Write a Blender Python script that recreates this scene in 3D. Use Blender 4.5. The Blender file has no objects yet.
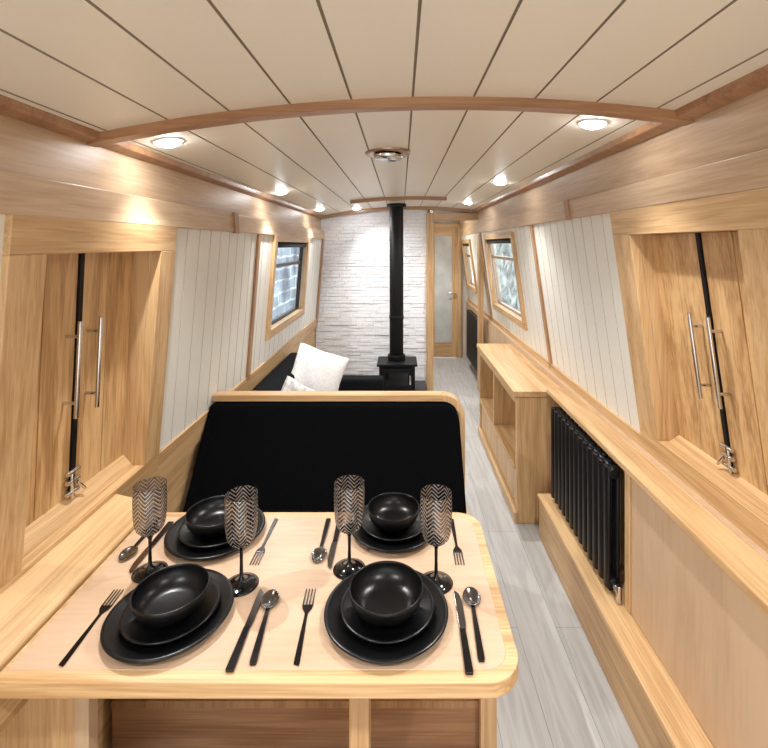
import bpy, bmesh, math, random
from mathutils import Vector, Matrix
random.seed(4)
scene = bpy.context.scene
CZ = 1.48

# ------------------------------------------------------------------ materials
def newmat(name):
    m = bpy.data.materials.new(name); m.use_nodes = True
    nt = m.node_tree
    b = nt.nodes.get('Principled BSDF')
    return m, nt, b

def plain(name, col, rough=0.5, metal=0.0, spec=0.5, bump=0.0, bscale=80, var=0.0):
    m, nt, b = newmat(name)
    b.inputs['Base Color'].default_value = (*col, 1)
    b.inputs['Roughness'].default_value = rough
    b.inputs['Metallic'].default_value = metal
    b.inputs['Specular IOR Level'].default_value = spec
    tc = nt.nodes.new('ShaderNodeTexCoord')
    n = nt.nodes.new('ShaderNodeTexNoise'); n.inputs['Scale'].default_value = bscale
    n.inputs['Detail'].default_value = 4
    nt.links.new(tc.outputs['Object'], n.inputs['Vector'])
    if bump > 0:
        bp = nt.nodes.new('ShaderNodeBump'); bp.inputs['Strength'].default_value = bump
        bp.inputs['Distance'].default_value = 0.002
        nt.links.new(n.outputs['Fac'], bp.inputs['Height'])
        nt.links.new(bp.outputs['Normal'], b.inputs['Normal'])
    if var > 0:
        r = nt.nodes.new('ShaderNodeValToRGB')
        r.color_ramp.elements[0].position = 0.3; r.color_ramp.elements[1].position = 0.7
        r.color_ramp.elements[0].color = tuple(c*(1-var) for c in col)+(1,)
        r.color_ramp.elements[1].color = tuple(min(1, c*(1+var)) for c in col)+(1,)
        nt.links.new(n.outputs['Fac'], r.inputs['Fac'])
        nt.links.new(r.outputs['Color'], b.inputs['Base Color'])
    return m

def wood(name, light, dark, axis='Y', rough=0.4, across=22, along=1.3, fine=0.35):
    m, nt, b = newmat(name)
    tc = nt.nodes.new('ShaderNodeTexCoord')
    mp = nt.nodes.new('ShaderNodeMapping')
    s = [across]*3; s['XYZ'.index(axis)] = along
    mp.inputs['Scale'].default_value = s
    nt.links.new(tc.outputs['Object'], mp.inputs['Vector'])
    n = nt.nodes.new('ShaderNodeTexNoise'); n.inputs['Scale'].default_value = 1.0
    n.inputs['Detail'].default_value = 5; n.inputs['Roughness'].default_value = 0.6
    n.inputs['Distortion'].default_value = 0.8
    nt.links.new(mp.outputs['Vector'], n.inputs['Vector'])
    mp2 = nt.nodes.new('ShaderNodeMapping')
    s2 = [across*9]*3; s2['XYZ'.index(axis)] = along*4
    mp2.inputs['Scale'].default_value = s2
    nt.links.new(tc.outputs['Object'], mp2.inputs['Vector'])
    n2 = nt.nodes.new('ShaderNodeTexNoise'); n2.inputs['Scale'].default_value = 1.0
    n2.inputs['Detail'].default_value = 2
    nt.links.new(mp2.outputs['Vector'], n2.inputs['Vector'])
    mx = nt.nodes.new('ShaderNodeMath'); mx.operation = 'MULTIPLY_ADD'
    mx.inputs[1].default_value = fine
    sb = nt.nodes.new('ShaderNodeMath'); sb.operation = 'MULTIPLY_ADD'
    sb.inputs[1].default_value = 1.0-fine; sb.inputs[2].default_value = 0
    nt.links.new(n.outputs['Fac'], sb.inputs[0])
    nt.links.new(n2.outputs['Fac'], mx.inputs[0]); nt.links.new(sb.outputs[0], mx.inputs[2])
    r = nt.nodes.new('ShaderNodeValToRGB')
    r.color_ramp.elements[0].position = 0.38; r.color_ramp.elements[1].position = 0.58
    r.color_ramp.elements[0].color = (*dark, 1); r.color_ramp.elements[1].color = (*light, 1)
    nt.links.new(mx.outputs[0], r.inputs['Fac'])
    nt.links.new(r.outputs['Color'], b.inputs['Base Color'])
    b.inputs['Roughness'].default_value = rough
    bp = nt.nodes.new('ShaderNodeBump'); bp.inputs['Strength'].default_value = 0.15
    bp.inputs['Distance'].default_value = 0.001
    nt.links.new(mx.outputs[0], bp.inputs['Height'])
    nt.links.new(bp.outputs['Normal'], b.inputs['Normal'])
    return m

OL, OD = (0.62, 0.41, 0.21), (0.42, 0.24, 0.10)
oakY = wood('oak_y', OL, OD, 'Y'); oakX = wood('oak_x', OL, OD, 'X'); oakZ = wood('oak_z', OL, OD, 'Z')
sL, sD = (0.66, 0.42, 0.20), (0.37, 0.195, 0.075)
shutZ = wood('oak_shutter', sL, sD, 'Z', across=18, along=1.6)
pale = wood('pale_ply', (0.55, 0.385, 0.245), (0.48, 0.32, 0.195), 'Z', rough=0.5, across=7, along=1.5)
paleY = wood('pale_plank', (0.56, 0.40, 0.26), (0.43, 0.285, 0.17), 'Y', rough=0.45, across=14)
tabm = wood('table_ply', (0.55, 0.385, 0.26), (0.48, 0.325, 0.21), 'X', rough=0.35, across=10, along=2)
redoak = wood('arch_oak', (0.38, 0.20, 0.095), (0.25, 0.115, 0.05), 'X', rough=0.35)
trimoak = wood('trim_oak', (0.42, 0.23, 0.105), (0.28, 0.14, 0.055), 'Z', rough=0.35)
cream = plain('cream_paint', (0.75, 0.73, 0.67), 0.45, bump=0.05)
creamc = plain('ceiling_paint', (0.77, 0.72, 0.62), 0.4, bump=0.03)
groove = plain('wall_groove_paint', (0.50, 0.47, 0.41), 0.7)  # darker cream for the grooves between wall boards
groovec = plain('ceiling_groove_paint', (0.28, 0.23, 0.17), 0.7)
black = plain('black_ceramic', (0.003, 0.003, 0.0035), 0.30, spec=0.32, bump=0.08, bscale=250)
blackpl = plain('black_glass_stem', (0.004, 0.004, 0.005), 0.1)
blackmetal = plain('black_metal', (0.005, 0.005, 0.006), 0.35, spec=0.3, bump=0.05)
stovem = plain('stove_iron', (0.005, 0.005, 0.006), 0.5, spec=0.25, bump=0.2)
fabric = plain('black_velour', (0.0025, 0.0025, 0.003), 0.95, spec=0.02, bump=0.4, bscale=400, var=0.3)
charcoal = plain('charcoal_fabric', (0.010, 0.011, 0.012), 0.95, spec=0.05, bump=0.5, bscale=300, var=0.3)
whitefab = plain('white_cushion_fabric', (0.8, 0.79, 0.78), 0.9, bump=0.8, bscale=60, var=0.1)
greyfab = plain('patterned_cushion_fabric', (0.55, 0.54, 0.53), 0.9, bump=0.8, bscale=35, var=0.45)
chrome = plain('brushed_chrome', (0.62, 0.61, 0.60), 0.2, metal=1.0)
whitering = plain('white_bezel', (0.85, 0.85, 0.85), 0.4)
cutl = plain('dark_steel', (0.05, 0.048, 0.05), 0.2, metal=1.0)
cutb = plain('dark_steel_polished', (0.22, 0.21, 0.21), 0.16, metal=1.0)
brickm = plain('white_painted_stone', (0.82, 0.82, 0.84), 0.7, bump=0.9, bscale=45, var=0.07)
wallwhite = plain('passage_paint', (0.7, 0.66, 0.58), 0.5)
rubber = plain('black_seal', (0.004, 0.004, 0.004), 0.5, spec=0.2)
slate = plain('hearth_slate', (0.05, 0.05, 0.055), 0.6, bump=0.5, bscale=20, var=0.2)
frost = plain('frosted_glass', (0.48, 0.48, 0.46), 0.25, var=0.15, bscale=6)

def emis(name, col, s):
    m, nt, b = newmat(name)
    b.inputs['Emission Color'].default_value = (*col, 1)
    b.inputs['Emission Strength'].default_value = s
    b.inputs['Base Color'].default_value = (*col, 1)
    return m
led = emis('led_lens', (0.97, 0.98, 1.0), 80)

def glassmat(name, tint, gl=0.15):
    m, nt, b = newmat(name); nt.nodes.remove(b)
    out = nt.nodes['Material Output']
    t = nt.nodes.new('ShaderNodeBsdfTransparent'); t.inputs['Color'].default_value = (*tint, 1)
    g = nt.nodes.new('ShaderNodeBsdfGlossy'); g.inputs['Roughness'].default_value = 0.03
    mx = nt.nodes.new('ShaderNodeMixShader'); mx.inputs[0].default_value = gl
    nt.links.new(t.outputs[0], mx.inputs[1]); nt.links.new(g.outputs[0], mx.inputs[2])
    nt.links.new(mx.outputs[0], out.inputs['Surface'])
    return m
pane = glassmat('window_pane', (0.94, 0.97, 0.98), 0.10)

def chevron():
    m, nt, b = newmat('chevron_smoke_glass')
    out = nt.nodes['Material Output']
    tc = nt.nodes.new('ShaderNodeTexCoord'); sp = nt.nodes.new('ShaderNodeSeparateXYZ')
    nt.links.new(tc.outputs['Object'], sp.inputs[0])
    def M(op, a, b_=None, c=None):
        n = nt.nodes.new('ShaderNodeMath'); n.operation = op
        for i, v in enumerate((a, b_, c)):
            if v is None: continue
            if isinstance(v, (int, float)): n.inputs[i].default_value = v
            else: nt.links.new(v, n.inputs[i])
        return n.outputs[0]
    ang = M('ARCTAN2', sp.outputs['Y'], sp.outputs['X'])
    fr = M('FRACT', M('MULTIPLY', M('ADD', ang, 3.1416), 7/6.2832))
    tri = M('ABSOLUTE', M('SUBTRACT', fr, 0.5))
    k = M('FRACT', M('MULTIPLY', M('ADD', sp.outputs['Z'], M('MULTIPLY', tri, 0.032)), 110))
    line = M('GREATER_THAN', k, 0.66)
    b.inputs['Base Color'].default_value = (0.66, 0.60, 0.55, 1)
    b.inputs['Metallic'].default_value = 0.6; b.inputs['Roughness'].default_value = 0.3
    t = nt.nodes.new('ShaderNodeBsdfTransparent'); t.inputs['Color'].default_value = (0.45, 0.43, 0.43, 1)
    g = nt.nodes.new('ShaderNodeBsdfGlossy'); g.inputs['Roughness'].default_value = 0.05
    m1 = nt.nodes.new('ShaderNodeMixShader'); m1.inputs[0].default_value = 0.08
    nt.links.new(t.outputs[0], m1.inputs[1]); nt.links.new(g.outputs[0], m1.inputs[2])
    m2 = nt.nodes.new('ShaderNodeMixShader')
    lf = M('MULTIPLY', line, 0.6)
    nt.links.new(lf, m2.inputs[0]); nt.links.new(m1.outputs[0], m2.inputs[1]); nt.links.new(b.outputs[0], m2.inputs[2])
    nt.links.new(m2.outputs[0], out.inputs['Surface'])
    return m
chev = chevron()

def floormat():
    m, nt, b = newmat('grey_oak_laminate')
    tc = nt.nodes.new('ShaderNodeTexCoord'); mp = nt.nodes.new('ShaderNodeMapping')
    mp.inputs['Rotation'].default_value = (0, 0, math.pi/2)
    nt.links.new(tc.outputs['Object'], mp.inputs['Vector'])
    br = nt.nodes.new('ShaderNodeTexBrick')
    br.inputs['Scale'].default_value = 1; br.inputs['Brick Width'].default_value = 1.2
    br.inputs['Row Height'].default_value = 0.15; br.inputs['Mortar Size'].default_value = 0.001
    br.inputs['Color1'].default_value = (0.47, 0.465, 0.45, 1); br.inputs['Color2'].default_value = (0.39, 0.385, 0.37, 1)
    br.inputs['Mortar'].default_value = (0.2, 0.2, 0.2, 1)
    nt.links.new(mp.outputs[0], br.inputs['Vector'])
    mp2 = nt.nodes.new('ShaderNodeMapping'); mp2.inputs['Scale'].default_value = (30, 2.5, 30)
    nt.links.new(tc.outputs['Object'], mp2.inputs['Vector'])
    n = nt.nodes.new('ShaderNodeTexNoise'); n.inputs['Scale'].default_value = 1; n.inputs['Detail'].default_value = 6
    n.inputs['Distortion'].default_value = 1.2
    nt.links.new(mp2.outputs[0], n.inputs['Vector'])
    r = nt.nodes.new('ShaderNodeValToRGB')
    r.color_ramp.elements[0].position = 0.36; r.color_ramp.elements[0].color = (0.80, 0.79, 0.78, 1)
    r.color_ramp.elements[1].position = 0.6; r.color_ramp.elements[1].color = (1, 1, 1, 1)
    nt.links.new(n.outputs['Fac'], r.inputs['Fac'])
    mx = nt.nodes.new('ShaderNodeMix'); mx.data_type = 'RGBA'; mx.blend_type = 'MULTIPLY'
    mx.inputs[0].default_value = 1
    nt.links.new(br.outputs['Color'], mx.inputs[6]); nt.links.new(r.outputs['Color'], mx.inputs[7])
    nt.links.new(mx.outputs[2], b.inputs['Base Color'])
    b.inputs['Roughness'].default_value = 0.4
    return m
floorm = floormat()

def stonemat(name, c1, c2, mortar, scale=1.0):
    m, nt, b = newmat(name)
    tc = nt.nodes.new('ShaderNodeTexCoord')
    sp = nt.nodes.new('ShaderNodeSeparateXYZ'); cb = nt.nodes.new('ShaderNodeCombineXYZ')
    nt.links.new(tc.outputs['Object'], sp.inputs[0])
    nt.links.new(sp.outputs['Y'], cb.inputs[0]); nt.links.new(sp.outputs['Z'], cb.inputs[1])
    nz = nt.nodes.new('ShaderNodeTexNoise'); nz.inputs['Scale'].default_value = 2.2; nz.inputs['Detail'].default_value = 6
    nt.links.new(tc.outputs['Object'], nz.inputs['Vector'])
    vm = nt.nodes.new('ShaderNodeVectorMath'); vm.operation = 'MULTIPLY_ADD'
    vm.inputs[1].default_value = (0.35, 0.12, 0)
    nt.links.new(nz.outputs['Color'], vm.inputs[0]); nt.links.new(cb.outputs[0], vm.inputs[2])
    br = nt.nodes.new('ShaderNodeTexBrick'); br.inputs['Scale'].default_value = scale
    br.inputs['Brick Width'].default_value = 0.9; br.inputs['Row Height'].default_value = 0.22
    br.inputs['Mortar Size'].default_value = 0.02
    br.inputs['Color1'].default_value = (*c1, 1); br.inputs['Color2'].default_value = (*c2, 1)
    br.inputs['Mortar'].default_value = (*mortar, 1)
    nt.links.new(vm.outputs[0], br.inputs['Vector'])
    r = nt.nodes.new('ShaderNodeValToRGB')
    r.color_ramp.elements[0].position = 0.35; r.color_ramp.elements[0].color = (0.3, 0.3, 0.35, 1)
    r.color_ramp.elements[1].position = 0.65; r.color_ramp.elements[1].color = (1.3, 1.3, 1.25, 1)
    nt.links.new(nz.outputs['Fac'], r.inputs['Fac'])
    mx = nt.nodes.new('ShaderNodeMix'); mx.data_type = 'RGBA'; mx.blend_type = 'MULTIPLY'; mx.inputs[0].default_value = 1
    nt.links.new(br.outputs['Color'], mx.inputs[6]); nt.links.new(r.outputs['Color'], mx.inputs[7])
    nt.links.new(mx.outputs[2], b.inputs['Base Color'])
    b.inputs['Roughness'].default_value = 0.9
    return m
quaym = stonemat('quay_stone', (0.26, 0.32, 0.37), (0.12, 0.16, 0.21), (0.5, 0.55, 0.58))
bankm = plain('hedge_foliage', (0.30, 0.33, 0.31), 0.9, var=0.8, bscale=4)

# ------------------------------------------------------------------ mesh builder
class MB:
    def __init__(s, name):
        s.name = name; s.v = []; s.f = []; s.mi = []; s.sm = []; s.mats = []
    def m(s, mat):
        if mat not in s.mats: s.mats.append(mat)
        return s.mats.index(mat)
    def add(s, vs, fs, mat, smooth=False):
        o = len(s.v); s.v += [tuple(p) for p in vs]; k = s.m(mat)
        for f in fs:
            s.f.append([i+o for i in f]); s.mi.append(k); s.sm.append(smooth)
        return s
    def hexa(s, p, mat):  # p: 4 bottom, 4 top matching
        return s.add(p, [(0,3,2,1),(4,5,6,7),(0,1,5,4),(1,2,6,5),(2,3,7,6),(3,0,4,7)], mat)
    def box(s, x0, x1, y0, y1, z0, z1, mat):
        return s.hexa([(x0,y0,z0),(x1,y0,z0),(x1,y1,z0),(x0,y1,z0),(x0,y0,z1),(x1,y0,z1),(x1,y1,z1),(x0,y1,z1)], mat)
    def prism(s, poly, a, b, mat, axis='Z', smooth=False):
        n = len(poly)
        def P(p, t):
            return {'Z': (p[0], p[1], t), 'Y': (p[0], t, p[1]), 'X': (t, p[0], p[1])}[axis]
        vs = [P(p, a) for p in poly]+[P(p, b) for p in poly]
        s.add(vs, [tuple(range(n))[::-1], tuple(range(n, 2*n))], mat)
        o = len(s.v)-2*n; k = s.m(mat)
        for i in range(n):
            j = (i+1) % n
            s.f.append([o+i, o+j, o+n+j, o+n+i]); s.mi.append(k); s.sm.append(smooth)
        return s
    def lathe(s, prof, mat, c=(0,0,0), seg=48, smooth=True):
        vs = []; fs = []; n = len(prof)
        for i in range(seg):
            a = 2*math.pi*i/seg
            for r, z in prof:
                vs.append((c[0]+r*math.cos(a), c[1]+r*math.sin(a), c[2]+z))
        for i in range(seg):
            j = (i+1) % seg
            for k in range(n-1):
                fs.append((i*n+k, j*n+k, j*n+k+1, i*n+k+1))
        return s.add(vs, fs, mat, smooth)
    def cyl(s, p0, p1, r, mat, seg=20, r1=None, cap=True):
        p0 = Vector(p0); p1 = Vector(p1); d = (p1-p0).normalized()
        u = d.orthogonal().normalized(); w = d.cross(u); r1 = r if r1 is None else r1
        vs = []
        for p, rr in ((p0, r), (p1, r1)):
            for i in range(seg):
                a = 2*math.pi*i/seg
                vs.append(p+u*math.cos(a)*rr+w*math.sin(a)*rr)
        s.add(vs, [(i, (i+1) % seg, seg+(i+1) % seg, seg+i) for i in range(seg)], mat, True)
        if cap:
            o = len(s.v)-2*seg; k = s.m(mat)
            s.f.append([o+i for i in range(seg)][::-1]); s.mi.append(k); s.sm.append(False)
            s.f.append([o+seg+i for i in range(seg)]); s.mi.append(k); s.sm.append(False)
        return s
    def build(s, bevel=0, seg=2, loc=(0,0,0), rot=(0,0,0), normals=True, sub=0, weld=False):
        me = bpy.data.meshes.new(s.name); me.from_pydata(s.v, [], s.f)
        for m_ in s.mats: me.materials.append(m_)
        for p, k, sm in zip(me.polygons, s.mi, s.sm):
            p.material_index = k; p.use_smooth = sm
        bm = bmesh.new(); bm.from_mesh(me)
        if weld: bmesh.ops.remove_doubles(bm, verts=bm.verts, dist=1e-5)
        if normals: bmesh.ops.recalc_face_normals(bm, faces=bm.faces)
        bm.to_mesh(me); bm.free()
        ob = bpy.data.objects.new(s.name, me); scene.collection.objects.link(ob)
        ob.location = loc; ob.rotation_euler = rot
        if bevel:
            b = ob.modifiers.new('bevel', 'BEVEL'); b.width = bevel; b.segments = seg
            b.limit_method = 'ANGLE'; b.angle_limit = math.radians(40); b.harden_normals = False
        if sub:
            q = ob.modifiers.new('sub', 'SUBSURF'); q.levels = sub; q.render_levels = sub
        return ob

def dup(ob, loc, rot=(0,0,0)):
    o = ob.copy(); o.location = loc; o.rotation_euler = rot
    scene.collection.objects.link(o); return o

# ------------------------------------------------------------------ hull walls
def XL(z): return -0.85+0.08*(z-0.70)
def XR(z): return 0.90-0.14*(z-0.76)
def WX(side, z, o=0.0):   # o>0 outwards from the cabin
    return XL(z)-o if side == 'L' else XR(z)+o
def slab(mb, side, y0, y1, z0, z1, o0, o1, mat):
    P = lambda y, z, o: (WX(side, z, o), y, z)
    mb.hexa([P(y0,z0,o0),P(y0,z0,o1),P(y1,z0,o1),P(y1,z0,o0),P(y0,z1,o0),P(y0,z1,o1),P(y1,z1,o1),P(y1,z1,o0)], mat)

Y0, Y1 = -1.6, 6.2
YB = 4.70    # stone bulkhead
def tng(mb, side, y0, y1, z0, z1, pitch=0.105, off=0.03):
    pts = [(y0, 0)]
    k = math.ceil((y0-off)/pitch)
    while off+k*pitch < y1-0.006:
        g = off+k*pitch
        if g > y0+0.006: pts += [(g-0.0035, 0), (g-0.001, 0.005), (g+0.001, 0.005), (g+0.0035, 0)]
        k += 1
    pts.append((y1, 0))
    for a, b in zip(pts[:-1], pts[1:]):
        gm = groove if (a[1] > 0 or b[1] > 0) else cream
        mb.add([(WX(side, z0, a[1]), a[0], z0), (WX(side, z0, b[1]), b[0], z0),
                (WX(side, z1, b[1]), b[0], z1), (WX(side, z1, a[1]), a[0], z1)], [(0,1,2,3)], gm)
    # backing
    slab(mb, side, y0, y1, z0, z1, 0.012, 0.05, cream)

ZT = {'L': 1.56, 'R': 1.62}
openings = {'L': [(1.0, 1.53, 0.745, 1.48), (2.90, 3.86, 0.95, 1.50)],
            'R': [(1.06, 1.61, 0.795, 1.53), (3.29, 4.30, 0.94, 1.53), (5.35, 5.95, 0.98, 1.5)]}
for side, nm in (('L', 'wall_left'), ('R', 'wall_right')):
    mb = MB(nm); y = Y0
    for (a, b, c, d) in openings[side]:
        tng(mb, side, y, a, 0.72, ZT[side]); tng(mb, side, a, b, 0.72, c); tng(mb, side, a, b, d, ZT[side]); y = b
    tng(mb, side, y, Y1, 0.72, ZT[side])
    # lower lining
    if side == 'L': mb.box(-0.92, -0.862, Y0, Y1, 0, 0.73, oakY)
    else: mb.box(0.87, 0.92, Y0, Y1, 0, 0.73, pale)
    mb.build(normals=False)

mb = MB('floor'); mb.box(-1.0, 1.0, Y0, Y1+0.3, -0.05, 0, floorm); mb.build()

# ceiling
def CEZ(x): return CZ+0.38+0.039*(x+0.04)-0.1096*(x+0.04)**2
mb = MB('ceiling')
grooves = [0.03+0.158*k for k in range(-5, 5)]
cand = [(-0.815+i*0.02, 0) for i in range(79)]
cand = [c for c in cand if all(abs(c[0]-g) > 0.006 for g in grooves)]
for g in grooves:
    if -0.81 < g < 0.745: cand += [(g-0.003, 0), (g-0.001, 0.004), (g+0.001, 0.004), (g+0.003, 0)]
cand.sort()
for a, b in zip(cand[:-1], cand[1:]):
    gm = groovec if (a[1] > 0 or b[1] > 0) else creamc
    mb.add([(a[0], Y0, CEZ(a[0])+a[1]), (b[0], Y0, CEZ(b[0])+b[1]), (b[0], Y1, CEZ(b[0])+b[1]), (a[0], Y1, CEZ(a[0])+a[1])], [(0,1,2,3)], gm, gm is creamc)
for a, b in zip(cand[:-1:4], cand[4::4]):
    mb.add([(a[0], Y0, CEZ(a[0])+.05), (b[0], Y0, CEZ(b[0])+.05), (b[0], Y1, CEZ(b[0])+.05), (a[0], Y1, CEZ(a[0])+.05)], [(0,1,2,3)], creamc)
mb.build(normals=False)

# cornices
def cor(name, pr, mat):
    mb = MB(name); mb.prism(pr, Y0, YB+1.5, mat, 'Y'); mb.build(bevel=0.003)
cor('cornice_left_upper', [(-0.800, 1.61), (-0.815, 1.775), (-0.86, 1.80), (-0.86, 1.61)], paleY)
cor('cornice_left_lower', [(-0.768, 1.54), (-0.775, 1.625), (-0.86, 1.625), (-0.84, 1.54)], paleY)
cor('trim_left_ceiling', [(-0.775, CEZ(-.775)+.004), (-0.780, CEZ(-.78)-0.018), (-0.815, CEZ(-.815)-0.020), (-0.83, CEZ(-.815)+.01)], redoak)
cor('cornice_right_upper', [(0.785, 1.665), (0.750, 1.835), (0.83, 1.86), (0.86, 1.665)], paleY)
cor('cornice_right_lower', [(0.768, 1.600), (0.758, 1.68), (0.86, 1.68), (0.86, 1.600)], paleY)
cor('trim_right_ceiling', [(0.705, CEZ(.705)+.004), (0.710, CEZ(.71)-0.018), (0.748, CEZ(.745)-0.022), (0.765, CEZ(.745)+.01)], redoak)

# arched beams
def arch(y0, y1, xa, xb, drop, name):
    mb = MB(name); n = 40; poly = []
    for i in range(n+1):
        x = xa+(xb-xa)*i/n; poly.append((x, CEZ(x)+0.003))
    for i in range(n, -1, -1):
        x = xa+(xb-xa)*i/n; poly.append((x, CEZ(x)-drop))
    for i in range(n):
        a, b = poly[i], poly[i+1]; c, d = poly[2*n-i], poly[2*n+1-i]
        mb.hexa([(d[0],y0,d[1]),(c[0],y0,c[1]),(c[0],y1,c[1]),(d[0],y1,d[1]),(a[0],y0,a[1]),(b[0],y0,b[1]),(b[0],y1,b[1]),(a[0],y1,a[1])], redoak)
    mb.build(weld=True)
arch(1.20, 1.24, -0.825, 0.765, 0.024, 'ceiling_beam')
arch(3.66, 3.71, -0.40, 0.36, 0.026, 'ceiling_beam')
arch(4.60, 4.66, -0.80, 0.735, 0.03, 'ceiling_beam')
mb = MB('trim_joint')
mb.prism([(-.760,1.535),(-.775,1.535),(-.78,1.63),(-.766,1.63)], 2.14, 2.19, redoak, 'Y'); mb.build()
mb = MB('trim_joint')
mb.prism([(.760,1.595),(.772,1.595),(.762,1.685),(.750,1.685)], 2.10, 2.15, redoak, 'Y'); mb.build()

# downlights
def downlight(x, y, e=34):
    z = CEZ(x); mb = MB('ceiling_downlight')
    mb.lathe([(0.0, -0.017), (0.018, -0.0155), (0.030, -0.010), (0.035, -0.003)], led, seg=32)
    mb.lathe([(0.035, -0.003), (0.037, -0.005), (0.043, -0.003), (0.045, 0.004)], whitering, seg=32)
    sl = math.atan(0.039-2*0.1096*(x+0.04))
    mb.build(loc=(x, y, z), rot=(0, -sl, 0), normals=False)
    l = bpy.data.lights.new('downlight_lamp', 'SPOT'); l.energy = e; l.color = (0.99, 0.985, 0.98)
    l.spot_size = math.radians(122); l.spot_blend = 0.9; l.shadow_soft_size = 0.008
    o = bpy.data.objects.new('downlight_lamp', l); o.location = (x, y, z-0.030); scene.collection.objects.link(o)
    o.rotation_euler = (0, -0.46 if x < 0 else 0.26, 0)
for y in (-1.2, 0.08, 1.38, 2.68, 3.96):
    downlight(-0.69, y); downlight(0.57, y)
downlight(-0.42, 4.40, 20); downlight(0.5, 5.35, 50)

bronze = plain('vent_bronze', (0.35, 0.25, 0.18), 0.3, metal=0.8)
mb = MB('ceiling_vent')
mb.lathe([(0.0, -0.03), (0.055, -0.03), (0.060, -0.024), (0.060, -0.014)], chrome)
mb.lathe([(0.055, -0.014), (0.05, -0.004)], rubber)
mb.lathe([(0.055, -0.006), (0.088, -0.012), (0.094, -0.004), (0.094, 0.004)], bronze)
mb.build(loc=(-0.055, 1.90, CEZ(-0.055)), normals=False)

# wall battens
def batten(side, y, w=0.045, zb=0.74):
    mb = MB('trim_batten'); slab(mb, side, y, y+w, zb, ZT[side]-0.02, -0.012, 0.01, trimoak); mb.build(bevel=0.003)
batten('L', 2.53); batten('R', 2.75); batten('R', 4.55, 0.06); batten('L', 4.60, 0.08)

# dado rails
mb = MB('trim_dado_left'); slab(mb, 'L', Y0, YB, 0.655, 0.758, -0.008, 0.018, oakY); mb.build(bevel=0.003)
mb = MB('trim_dado_right'); slab(mb, 'R', Y0, Y1, 0.70, 0.775, -0.012, 0.03, oakY); mb.build(bevel=0.003)

# ------------------------------------------------------------------ shuttered side hatches
def hatch(side, yo0, yi0, yi1, yo1, zo0, zi0, zi1, zo1, gap, sx, rise, zb):
    s = -1 if side == 'L' else 1
    mb = MB('window_1' if side == 'L' else 'window_2')
    F = -0.014
    slab(mb, side, yo0, yo1, zo0, zi0, F, 0.02, oakY)
    slab(mb, side, yo0, yo1, zi1, zo1, F, 0.02, oakY)
    slab(mb, side, yo0, yi0, zi0, zi1, F, 0.02, oakZ)
    slab(mb, side, yi1, yo1, zi0, zi1, F, 0.02, oakZ)
    # reveals (start behind the face frame)
    def rev(y0, y1, z0, z1, z0b=None, z1b=None, mat=oakZ):
        z0b = z0 if z0b is None else z0b; z1b = z1 if z1b is None else z1b
        a = lambda z: WX(side, z, 0.0205); b = lambda z: max(abs(sx(z))+0.035, abs(WX(side, z, 0.03)))*s
        mb.hexa([(a(z0),y0,z0),(b(z0b),y0,z0b),(b(z0b),y1,z0b),(a(z0),y1,z0),(a(z1),y0,z1),(b(z1b),y0,z1b),(b(z1b),y1,z1b),(a(z1),y1,z1)], mat)
    e = 0.0008
    rev(yi0-0.02, yi0-e, zi0-.02, zi1+.02); rev(yi1+e, yi1+0.02, zi0-.02, zi1+.02)
    rev(yi0, yi1, zi0-0.03, zi0-e, zi0-0.0, zi0+rise, oakY); rev(yi0, yi1, zi1+e, zi1+0.02, mat=oakY)
    mb.build(bevel=0.002)
    sh = MB('shutter_hatch')
    zt = zi1
    def leaf(y0, y1):
        n = 2
        for i in range(n):
            a = y0+(y1-y0)*i/n+(0.0015 if i else 0); b = y0+(y1-y0)*(i+1)/n-(0.0015 if i < n-1 else 0)
            P = lambda y, z, o: (sx(z)+s*o, y, z)
            sh.hexa([P(a,zb,0),P(a,zb,.02),P(b,zb,.02),P(b,zb,0),P(a,zt,0),P(a,zt,.02),P(b,zt,.02),P(b,zt,0)], shutZ)
    leaf(yi0, gap-0.009); leaf(gap+0.009, yi1)
    P = lambda y, z, o: (sx(z)+s*o, y, z)
    sh.hexa([P(yi0,zb,.021),P(yi0,zb,.03),P(yi1,zb,.03),P(yi1,zb,.021),P(yi0,zt,.021),P(yi0,zt,.03),P(yi1,zt,.03),P(yi1,zt,.021)], rubber)
    sh.hexa([P(gap-.0085,zb,-.006),P(gap-.0085,zb,.0205),P(gap+.0085,zb,.0205),P(gap+.0085,zb,-.006),P(gap-.0085,zt,-.006),P(gap-.0085,zt,.0205),P(gap+.0085,zt,.0205),P(gap+.0085,zt,-.006)], rubber)
    for dy in (-0.042, 0.042):
        yy = gap+dy; z0, z1 = CZ-0.455, CZ-0.20
        sh.cyl(P(yy, z0, -0.035), P(yy, z1, -0.035), 0.0055, chrome)
        for zz in (z0+0.04, z1-0.04): sh.cyl(P(yy, zz, -0.035), P(yy, zz, 0.0), 0.0045, chrome)
    zz = zb+0.055
    sh.cyl(P(gap-0.012, zz+.03, -0.012), P(gap-0.012, zz-.045, -0.012), 0.005, chrome)
    for q in (-.03, 0, .025): sh.cyl(P(gap-0.03, zz+q, -0.010), P(gap+0.015, zz+q, -0.010), 0.0065, chrome)
    sh.cyl(P(gap+0.01, zz-0.01, -0.012), P(gap+0.03, zz-0.04, -0.02), 0.004, chrome)
    sh.build(bevel=0.0012)
hatch('L', 0.92, 1.02, 1.505, 1.60, 0.70, 0.767, 1.46, 1.542, 1.262, lambda z: -0.868-0.045*(1.46-z), 0.075, 0.790)
hatch('R', 0.97, 1.08, 1.59, 1.715, 0.755, 0.81, 1.515, 1.60, 1.335, lambda z: XR(z)+0.06, 0.04, 0.822)

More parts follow.
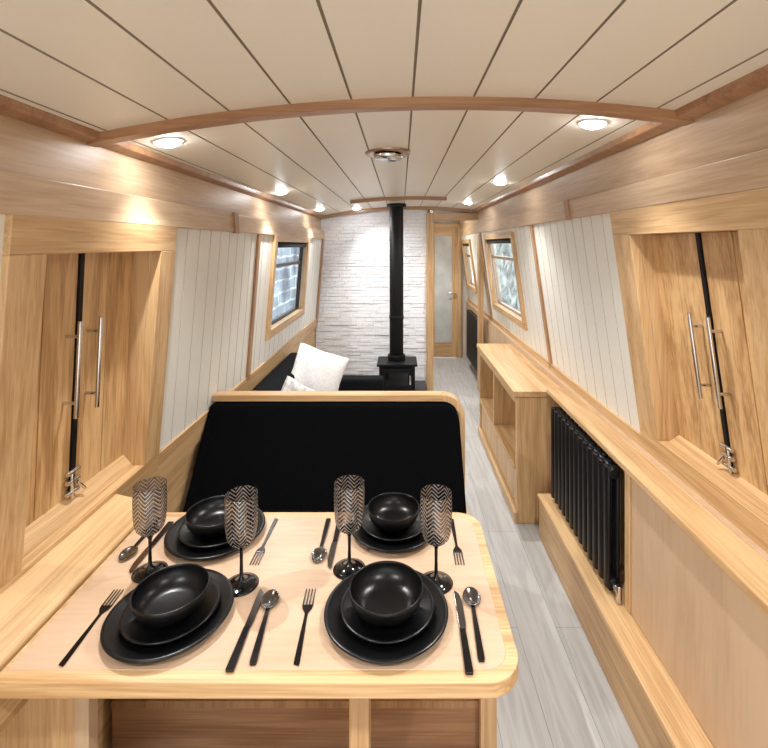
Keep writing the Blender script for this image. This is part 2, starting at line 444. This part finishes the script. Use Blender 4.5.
# ------------------------------------------------------------------ hopper windows
def hopper(side, y0, y1, z0, z1, name, fw=0.055):
    mb = MB(name)
    slab(mb, side, y0-fw, y1+fw, z0-fw, z0, -0.02, 0.012, oakY)
    slab(mb, side, y0-fw, y1+fw, z1, z1+fw*0.8, -0.02, 0.012, oakY)
    slab(mb, side, y0-fw, y0, z0, z1, -0.02, 0.012, oakZ)
    slab(mb, side, y1, y1+fw, z0, z1, -0.02, 0.012, oakZ)
    e = .0008
    slab(mb, side, y0, y1, z0-.01, z0-e, 0.0125, 0.055, oakY); slab(mb, side, y0, y1, z1+e, z1+.01, 0.0125, 0.055, oakY)
    slab(mb, side, y0-.01, y0-e, z0, z1, 0.0125, 0.055, oakZ); slab(mb, side, y1+e, y1+.01, z0, z1, 0.0125, 0.055, oakZ)
    f = 0.026
    for (a, b, c, d) in ((y0, y1, z0, z0+f), (y0, y1, z1-f, z1), (y0, y0+f, z0+f, z1-f), (y1-f, y1, z0+f, z1-f),
                         (y0+f, y1-f, z1-0.17, z1-0.145)):
        slab(mb, side, a, b, c, d, 0.02, 0.045, bronze if side == 'R' else blackmetal)
    slab(mb, side, y0+f, y1-f, z0+f, z1-f, 0.032, 0.035, pane)
    mb.cyl((WX(side, z1-.02, 0.012), y0+.01, z1-.02), (WX(side, z1-.02, 0.012), y1-.01, z1-.02), 0.018, rubber)
    mb.build(bevel=0.002)
hopper('L', 2.90, 3.86, 0.95, 1.50, 'window_3')
hopper('R', 3.29, 4.30, 0.94, 1.53, 'window_4')
hopper('R', 5.35, 5.95, 0.98, 1.50, 'window_5')
mb = MB('quay_wall'); mb.box(-2.6, -2.2, 1.0, 16, -0.8, 2.2, quaym); mb.build()
mb = MB('hedge_bank')
n = 60
vs = []; fs = []
for i in range(n+1):
    for j in range(9):
        vs.append((2.6+random.uniform(-.12, .12)+0.03*j, 1+i*0.25, -0.8+j*0.3+random.uniform(-.12, .12)))
for i in range(n):
    for j in range(8):
        fs.append((i*9+j, (i+1)*9+j, (i+1)*9+j+1, i*9+j+1))
mb.add(vs, fs, bankm, True); mb.build()

# ------------------------------------------------------------------ stone bulkhead
mb = MB('wall_far')
XB = 0.27
mb.box(-0.86, XB, YB, YB+0.06, 0.0, 1.86, brickm)
z = 0.0; row = 0
while z < 1.86:
    h = random.choice((0.028, 0.034, 0.038)); xx = -0.86-random.uniform(0, .15)
    while xx < XB:
        w = random.uniform(0.09, 0.20)
        a, b = max(xx, -0.86), min(xx+w, XB)
        if b-a > 0.01:
            zt_ = min(z+h-0.003, CEZ((a+b)/2)+.01)
            if zt_ > z+.005:
                p = random.uniform(0.006, 0.015); p2 = p+random.uniform(-.004, .004)
                mb.hexa([(a,YB-p,z),(b-.002,YB-p2,z),(b-.002,YB+.005,z),(a,YB+.005,z),(a,YB-p,zt_),(b-.002,YB-p2,zt_),(b-.002,YB+.005,zt_),(a,YB+.005,zt_)], brickm)
        xx += w
    z += h
mb.build(bevel=0.002, seg=1)
mb = MB('wall_passage'); mb.box(XB, XB+0.03, YB+0.09, Y1, 0, 1.87, wallwhite); mb.build()
mb = MB('wall_end'); mb.box(-0.9, 0.40, Y1, Y1+.05, 0, 1.9, wallwhite); mb.box(0.74, 0.95, Y1, Y1+.05, 0, 1.9, wallwhite); mb.box(.40, .74, Y1, Y1+.05, 1.72, 1.9, wallwhite); mb.build()
mb = MB('trim_doorway')
mb.box(XB-0.015, XB+0.055, YB-0.05, YB+0.08, 0, 1.80, oakZ)
mb.box(0.785, 0.83, YB-0.03, YB+0.08, 0.0, 1.76, oakZ)
mb.box(XB+0.055, 0.785, YB-0.05, YB+0.08, 1.73, 1.80, oakX)
mb.box(XB+0.055, 0.785, YB-0.01, YB+0.05, 1.80, 1.855, creamc)
mb.build(bevel=0.003)
mb = MB('door_1')   # glazed oak door at end of passage
xa, xb, yd = 0.365, 0.745, 6.10
mb.box(xa-.04, xa, yd-.01, yd+.08, 0, 1.76, oakZ); mb.box(xb, xb+.04, yd-.01, yd+.08, 0, 1.76, oakZ)
mb.box(xa, xb, yd-.01, yd+.08, 1.70, 1.76, oakX)
mb.box(xa, xa+.075, yd, yd+.04, 0.01, 1.70, oakZ); mb.box(xb-.075, xb, yd, yd+.04, 0.01, 1.70, oakZ)
mb.box(xa+.075, xb-.075, yd, yd+.04, 0.01, 0.2, oakX); mb.box(xa+.075, xb-.075, yd, yd+.04, 1.60, 1.70, oakX)
mb.box(xa+.07, xb-.07, yd+.015, yd+.025, 0.2, 1.60, frost)
mb.cyl((xb-.035, yd-.05, .86), (xb-.035, yd, .86), .012, chrome); mb.cyl((xb-.035, yd-.05, .86), (xb-.13, yd-.05, .86), .009, chrome)
mb.build(bevel=0.002)

# ------------------------------------------------------------------ right side joinery
mb = MB('pipe_boxing')
mb.box(0.70, 0.715, -0.6, 2.36, 0.0, 0.20, oakY); mb.box(0.69, 0.868, -0.6, 2.36, 0.20, 0.22, oakY)
mb.box(0.715, 0.868, 2.34, 2.36, 0, 0.2, oakY)
mb.build(bevel=0.004)
mb = MB('side_cupboard')
mb.box(0.785, 0.868, -0.6, 1.62, 0.221, 0.70, pale)
mb.box(0.778, 0.785, 1.585, 1.62, 0.221, 0.70, oakZ)
mb.build(bevel=0.003)
mb = MB('trim_gunwale_ledge'); mb.box(0.765, 0.91, -0.6, 2.455, 0.702, 0.728, oakY); mb.build(bevel=0.005)

def radiator(name, x0, y0, y1, z0, z1, n):
    mb = MB(name); p = (y1-y0)/n
    for i in range(n):
        yc = y0+p*(i+.5)
        for xx in (x0+0.012, x0+0.045):
            pr = []
            for k in range(16):
                a = 2*math.pi*k/16; pr.append((xx+0.011*math.cos(a), yc+p*0.36*math.sin(a)))
            mb.prism(pr, z0+0.01, z1-0.01, blackmetal, 'Z', True)
    for zz in (z0+0.03, z1-0.03):
        mb.cyl((x0+.028, y0, zz), (x0+.028, y1, zz), 0.019, blackmetal)
    for yy in (y0+.04, y1-.04):
        mb.box(x0+.02, x0+.04, yy-.01, yy+.01, z0-.012 if z0 < .3 else z0, z0+.03, blackmetal)
    mb.cyl((x0+.028, y0-.03, z0+.03), (x0+.028, y0, z0+.03), .012, chrome)
    mb.cyl((x0+.028, y0-.03, z0-.009), (x0+.028, y0-.03, z0+.05), .010, chrome)
    return mb.build(bevel=0.002)
radiator('column_radiator', 0.738, 1.665, 2.31, 0.232, 0.69, 13)
radiator('column_radiator', 0.80, 4.85, 5.7, 0.12, 0.70, 14)

mb = MB('shelf_cabinet')
xa, xb, ya, yb = 0.615, 0.868, 2.47, 3.65
mb.box(xa-.02, xb, ya-.01, yb+.01, 0.675, 0.705, oakY)
mb.box(xa, xb, ya, ya+.035, 0, 0.675, oakZ); mb.box(xa, xb, yb-.035, yb, 0, 0.675, oakZ)
mb.box(xa+.01, xb, ya+.035, yb-.035, 0.0, 0.27, oakZ)
mb.box(xa-.008, xb, ya+.035, yb-.035, 0.27, 0.29, oakY)
mb.box(xb-.015, xb, ya+.035, yb-.035, 0.29, 0.675, pale)
mb.box(xa, xb-.015, 3.08, 3.11, 0.29, 0.675, oakZ)
mb.box(xa-.003, xa+.02, ya+.035, yb-.035, 0.63, 0.675, oakY)
mb.box(xa-.012, xa+.01, ya, yb, 0, 0.06, oakY)
mb.build(bevel=0.003)

# ------------------------------------------------------------------ dinette bench
def rrect_tr(x0, x1, z0, z1, r, n=10):
    p = [(x0, z0), (x1, z0)]
    for i in range(n+1):
        a = math.pi/2*i/n; p.append((x1-r+r*math.cos(a), z1-r+r*math.sin(a)))
    p.append((x0, z1)); return p
mb = MB('dinette_bench')
BX0, BX1 = -0.838, 0.285
mb.prism(rrect_tr(BX0, BX1-.03, 0.0, 0.785, 0.07), 2.095, 2.115, pale, 'Y')
outer = rrect_tr(BX0, BX1, 0.0, 0.81, 0.10)[1:]; inner = rrect_tr(BX0, BX1-.026, 0.0, 0.784, 0.076)[1:]
for i in range(len(outer)-1):
    a, b, c, d = inner[i], outer[i], outer[i+1], inner[i+1]
    mb.hexa([(a[0],2.07,a[1]),(b[0],2.07,b[1]),(b[0],2.135,b[1]),(a[0],2.135,a[1]),(d[0],2.07,d[1]),(c[0],2.07,c[1]),(c[0],2.135,c[1]),(d[0],2.135,d[1])], oakX if i > 10 else oakZ)
mb.box(0.235, 0.265, 1.34, 2.07, 0, 0.43, oakZ)
mb.box(BX0, 0.235, 1.35, 1.37, 0, 0.38, redoak)
mb.box(BX0, 0.235, 1.345, 1.35, 0.14, 0.16, trimoak)
mb.box(BX0, 0.235, 1.35, 2.09, 0.36, 0.38, pale)
mb.box(0.225, 0.27, 1.31, 1.34, 0, 0.43, oakZ)
mb.build(weld=False)
def softbox(name, x0, x1, y0, y1, z0, z1, mat, r=0.03, rot=None):
    m_ = MB(name); m_.box(x0, x1, y0, y1, z0, z1, mat); o = m_.build(bevel=r, seg=5)
    for p in o.data.polygons: p.use_smooth = True
    return o
bench = bpy.data.objects['dinette_bench']
o1 = softbox('seat_cushion', BX0+.004, 0.23, 1.37, 2.0, 0.38, 0.465, fabric, 0.025); o1.parent = bench
o2 = MB('back_cushion')
pl = rrect_tr(-0.838, 0.252, 0.44, 0.781, 0.065)
vs = [(p[0], 1.76+0.27*(p[1]-.44)/.34, p[1]) for p in pl]+[(p[0], 2.094, p[1]) for p in pl]
k = len(pl); o2.add(vs, [tuple(range(k)), tuple(range(k, 2*k))[::-1]]+[(i, (i+1) % k, k+(i+1) % k, k+i) for i in range(k)], fabric)
o2 = o2.build(bevel=0.015, seg=4); o2.parent = bench

# ------------------------------------------------------------------ table
def rr(x0, x1, y0, y1, r, n=10, left=0.004):
    p = []
    for cx, cy, rad, a0 in ((x0+left, y0+left, left, math.pi), (x1-r, y0+r, r, 1.5*math.pi), (x1-r, y1-r, r, 0), (x0+left, y1-left, left, .5*math.pi)):
        for i in range(n+1):
            a = a0+math.pi/2*i/n; p.append((cx+rad*math.cos(a), cy+rad*math.sin(a)))
    return p
TZ = 0.72
mb = MB('dining_table')
mb.prism(rr(-0.715, 0.218, 0.808, 1.325, 0.065), 0.691, TZ-.001, oakX)
mb.prism(rr(-0.706, 0.197, 0.832, 1.302, 0.045), TZ-.003, TZ, tabm)
mb.box(-0.104, -0.064, 0.93, 0.99, 0.05, 0.691, oakZ)
mb.box(-0.26, 0.09, 0.87, 1.20, 0.0, 0.05, oakX)
mb.box(-0.86, -0.665, 0.95, 0.97, 0.0, 0.59, oakZ)
mb.box(-0.665, -0.635, 0.945, 0.975, 0.0, 0.691, pale)
mb.build(bevel=0.004)
mb = MB('trim_table_ledge')
mb.prism([(-0.862, 0.60), (-0.718, 0.60), (-0.718, 0.728), (-0.838, 0.755), (-0.862, 0.755)], 0.2, 1.36, oakY, 'Y'); mb.build(bevel=0.004)

# ------------------------------------------------------------------ tableware
def plate(name, R):
    m_ = MB(name)
    m_.lathe([(0, 0.0), (R*0.62, 0.0), (R*0.66, 0.004), (R*0.97, 0.011), (R, 0.0145), (R*0.985, 0.017), (R*0.93, 0.0155), (R*0.70, 0.0095), (R*0.64, 0.0075), (0, 0.0075)], black, seg=72)
    return m_.build(weld=True)
def bowl(name, R, H):
    m_ = MB(name); pr = [(0, 0.0), (R*.45, 0), (R*.47, .004)]
    for i in range(1, 13):
        t = i/12; pr.append((R*(.47+.53*math.sin(t*math.pi/2)**.8), .004+(H-.004)*(1-math.cos(t*math.pi/2))**.9))
    pr += [(R*.985, H+.0015), (R*.965, H)]
    for i in range(11, 0, -1):
        t = i/12; pr.append((R*(.44+.525*math.sin(t*math.pi/2)**.8), .010+(H-.010)*(1-math.cos(t*math.pi/2))**.9))
    pr.append((0, .009))
    m_.lathe(pr, black, seg=72); return m_.build(weld=True)
sets = [(-0.470, 0.950, 0.122), (-0.030, 0.955, 0.127), (-0.486, 1.225, 0.124), (-0.020, 1.245, 0.116)]
dp = None
for (x, y, R) in sets:
    s = R/0.127
    if dp is None:
        dp = plate('dinner_plate', 0.127); sp_ = plate('side_plate', 0.096); bw = bowl('bowl', 0.075, 0.048)
        a, b, c = dp, sp_, bw
        a.location = (x, y, TZ); b.location = (x+.003, y-.002, TZ+.0085); c.location = (x+.003, y-.006, TZ+.0165)
    else:
        a = dup(dp, (x, y, TZ)); b = dup(sp_, (x+.002, y, TZ+.0085)); c = dup(bw, (x, y-.006, TZ+.0165))
    a.scale = (s, s, 1); b.scale = (s, s, 1); c.scale = (s, s, 1)

def wineglass():
    m_ = MB('wine_glass')
    m_.lathe([(0, 0), (0.037, 0.0), (0.038, 0.0015), (0.028, 0.004), (0.010, 0.009), (0.0045, 0.018), (0.0035, 0.05), (0.004, 0.078), (0.010, 0.090), (0.020, 0.0955), (0, 0.096)], blackpl, seg=40)
    m_.lathe([(0.008, 0.0905), (0.022, 0.096), (0.029, 0.104), (0.033, 0.116), (0.0355, 0.14), (0.036, 0.17), (0.035, 0.204)], chev, seg=56)
    m_.lathe([(0.0351, 0.204), (0.0345, 0.2046), (0.034, 0.204)], blackpl, seg=56)
    return m_.build(normals=False)
wg = wineglass(); wg.location = (-0.583, 1.08, TZ)
for (x, y) in ((-0.357, 1.040), (-0.121, 1.09), (0.079, 1.046)): dup(wg, (x, y, TZ))

def fork():
    m_ = MB('fork'); t = .0022
    h = [(-.0045, 0), (.0045, 0), (.0055, .004), (.0045, .06), (.003, .105), (.0032, .12), (.010, .133), (.0115, .142)]
    left = [(-x, y) for x, y in h[::-1] if y > 0]
    poly = h+left[0:]
    m_.prism(poly[1:], 0.0005, t+.0005, cutl)
    for i in range(4):
        c = -.0098+i*.00653
        m_.prism([(c-.0017, .140), (c+.0017, .140), (c+.0012, .186), (c, .189), (c-.0012, .186)], .0005, t+.0005, cutb)
    return m_.build(bevel=.0006)
def knife():
    m_ = MB('table_knife')
    m_.prism([(-.007, 0), (.007, 0), (.0075, .004), (.006, .095), (-.006, .095), (-.0075, .004)], .0005, .0055, cutl)
    m_.prism([(-.006, .094), (.007, .094), (.009, .11), (.009, .165), (.005, .188), (-.004, .199), (-.006, .19)], .002, .0036, cutb)
    return m_.build(bevel=.0008)
def spoon():
    m_ = MB('spoon')
    h = [(.0045, 0), (.0055, .004), (.0045, .06), (.003, .11), (.0035, .128)]
    m_.prism(h+[(-x, y) for x, y in h[::-1]], .0008, .003, cutl)
    vs = []; fs = []; nr, ns = 8, 28
    for i in range(nr+1):
        r = i/nr
        for j in range(ns):
            a = 2*math.pi*j/ns
            vs.append((.0185*r*math.cos(a)*(1-.12*math.sin(a)), .152+.026*r*math.sin(a), .0008+.0055*r*r))
    for i in range(nr):
        for j in range(ns):
            k = (j+1) % ns; fs.append((i*ns+j, i*ns+k, (i+1)*ns+k, (i+1)*ns+j))
    m_.add(vs, fs, cutb, True)
    o = m_.build(normals=False)
    q = o.modifiers.new('s', 'SOLIDIFY'); q.thickness = .0012; q.offset = 1
    return o
Fk, Kn, Sp = fork(), knife(), spoon()
def put(o, first, x, y, rz):
    z = TZ+(0.0008 if o is Sp else 0)
    if first: o.location = (x, y, z); o.rotation_euler = (0, 0, rz)
    else: dup(o, (x, y, z), (0, 0, rz))
pi = math.pi
put(Fk, True, -0.613, 0.836, 0.04); put(Kn, True, -0.305, 0.826, 0.0); put(Sp, True, -0.268, 0.84, 0.07)
put(Fk, False, -0.189, 0.838, 0.05); put(Kn, False, 0.121, 0.821, 0.0); put(Sp, False, 0.147, 0.847, -0.03)
put(Fk, False, -0.345, 1.29, pi-.02); put(Kn, False, -0.628, 1.27, pi); put(Sp, False, -0.668, 1.29, pi)
put(Sp, False, -0.200, 1.285, pi); put(Kn, False, -0.168, 1.285, pi); put(Fk, False, 0.140, 1.29, pi)

# ------------------------------------------------------------------ sofa, cushions, stove
mb = MB('sofa')
mb.box(-0.835, -0.17, 2.25, 3.50, 0.10, 0.28, charcoal)
mb.box(-0.835, -0.66, 2.25, 3.50, 0.28, 0.675, charcoal)
mb.box(-0.66, -0.15, 2.27, 2.85, 0.28, 0.42, charcoal); mb.box(-0.66, -0.15, 2.86, 3.40, 0.28, 0.42, charcoal)
mb.box(-0.66, -0.13, 3.40, 3.52, 0.10, 0.50, charcoal)
for xx in (-0.8, -0.22):
    for yy in (2.3, 3.45): mb.box(xx-.02, xx+.02, yy-.02, yy+.02, 0, 0.10, blackmetal)
o = mb.build(bevel=0.03, seg=4)
def pillow(name, w, h, t, loc, rot, mat):
    m_ = MB(name); n = 20; vs = []; fs = []
    for sgn in (1, -1):
        for i in range(n+1):
            for j in range(n+1):
                u, v = -1+2*i/n, -1+2*j/n
                e = max(0, (1-abs(u)**2.6))*max(0, (1-abs(v)**2.6))
                pin = 1-0.06*(1-abs(v))*abs(u)**6; pin2 = 1-0.06*(1-abs(u))*abs(v)**6
                vs.append((u*w/2*pin, sgn*t/2*e**.45+0.006*math.sin(7*u+3*v), v*h/2*pin2))
    for q in range(2):
        o_ = q*(n+1)**2
        for i in range(n):
            for j in range(n):
                a = o_+i*(n+1)+j; fs.append((a, a+n+1, a+n+2, a+1) if q == 0 else (a, a+1, a+n+2, a+n+1))
    m_.add(vs, fs, mat, True); return m_.build(loc=loc, rot=rot, weld=True)
pillow('throw_cushion', 0.34, 0.34, 0.13, (-0.54, 2.98, 0.64), (-0.35, 0.38, 0.25), whitefab)
pillow('throw_cushion', 0.28, 0.28, 0.11, (-0.57, 2.58, 0.565), (-0.45, 0.55, 0.3), greyfab)

mb = MB('hearth'); mb.box(-0.60, 0.245, 4.05, 4.672, 0, 0.12, slate); mb.build(bevel=.004)
mb = MB('wood_stove')
sx0, sx1, sy0, sy1 = -0.215, 0.145, 4.12, 4.42
mb.box(sx0+.02, sx1-.02, sy0+.02, sy1, 0.17, 0.40, stovem)
mb.box(sx0, sx1, sy0, sy1+.01, 0.40, 0.42, stovem)
for a in (sx0+.04, sx1-.04):
    for b in (sy0+.05, sy1-.04): mb.box(a-.015, a+.015, b-.015, b+.015, 0.121, 0.17, stovem)
mb.box(sx0+.05, sx1-.05, sy0, sy0+.02, 0.20, 0.38, stovem)
mb.box(sx0+.08, sx1-.08, sy0-.003, sy0+.001, 0.23, 0.35, blackpl)
mb.cyl((sx1-.065, sy0-.03, .25), (sx1-.065, sy0-.03, .33), .008, chrome)
fx = -0.042
mb.cyl((fx, 4.30, 0.42), (fx, 4.30, 0.47), 0.080, stovem, 32)
mb.cyl((fx, 4.30, 0.47), (fx, 4.30, CEZ(fx)-.001), 0.064, stovem, 32)
mb.cyl((fx, 4.30, 0.80), (fx, 4.30, 0.83), 0.068, stovem, 32)
mb.cyl((fx, 4.30, CEZ(fx)-.03), (fx, 4.30, CEZ(fx)-.001), 0.09, stovem, 32)
mb.build(bevel=.003)

# ------------------------------------------------------------------ world + camera
w = bpy.data.worlds.new('world'); scene.world = w; w.use_nodes = True
bg = w.node_tree.nodes['Background']; bg.inputs[0].default_value = (0.95, 0.97, 1.0, 1); bg.inputs[1].default_value = 2.4
cam = bpy.data.cameras.new('camera'); co = bpy.data.objects.new('camera', cam); scene.collection.objects.link(co)
co.location = (0, 0, CZ); co.rotation_euler = (math.pi/2, 0, 0)
cam.sensor_width = 36; cam.lens = 465/768*36; cam.shift_x = -17/768; cam.shift_y = -129/768; cam.clip_start = 0.02
scene.camera = co
scene.view_settings.view_transform = 'Standard'
scene.view_settings.look = 'None'
scene.view_settings.exposure = 0.38
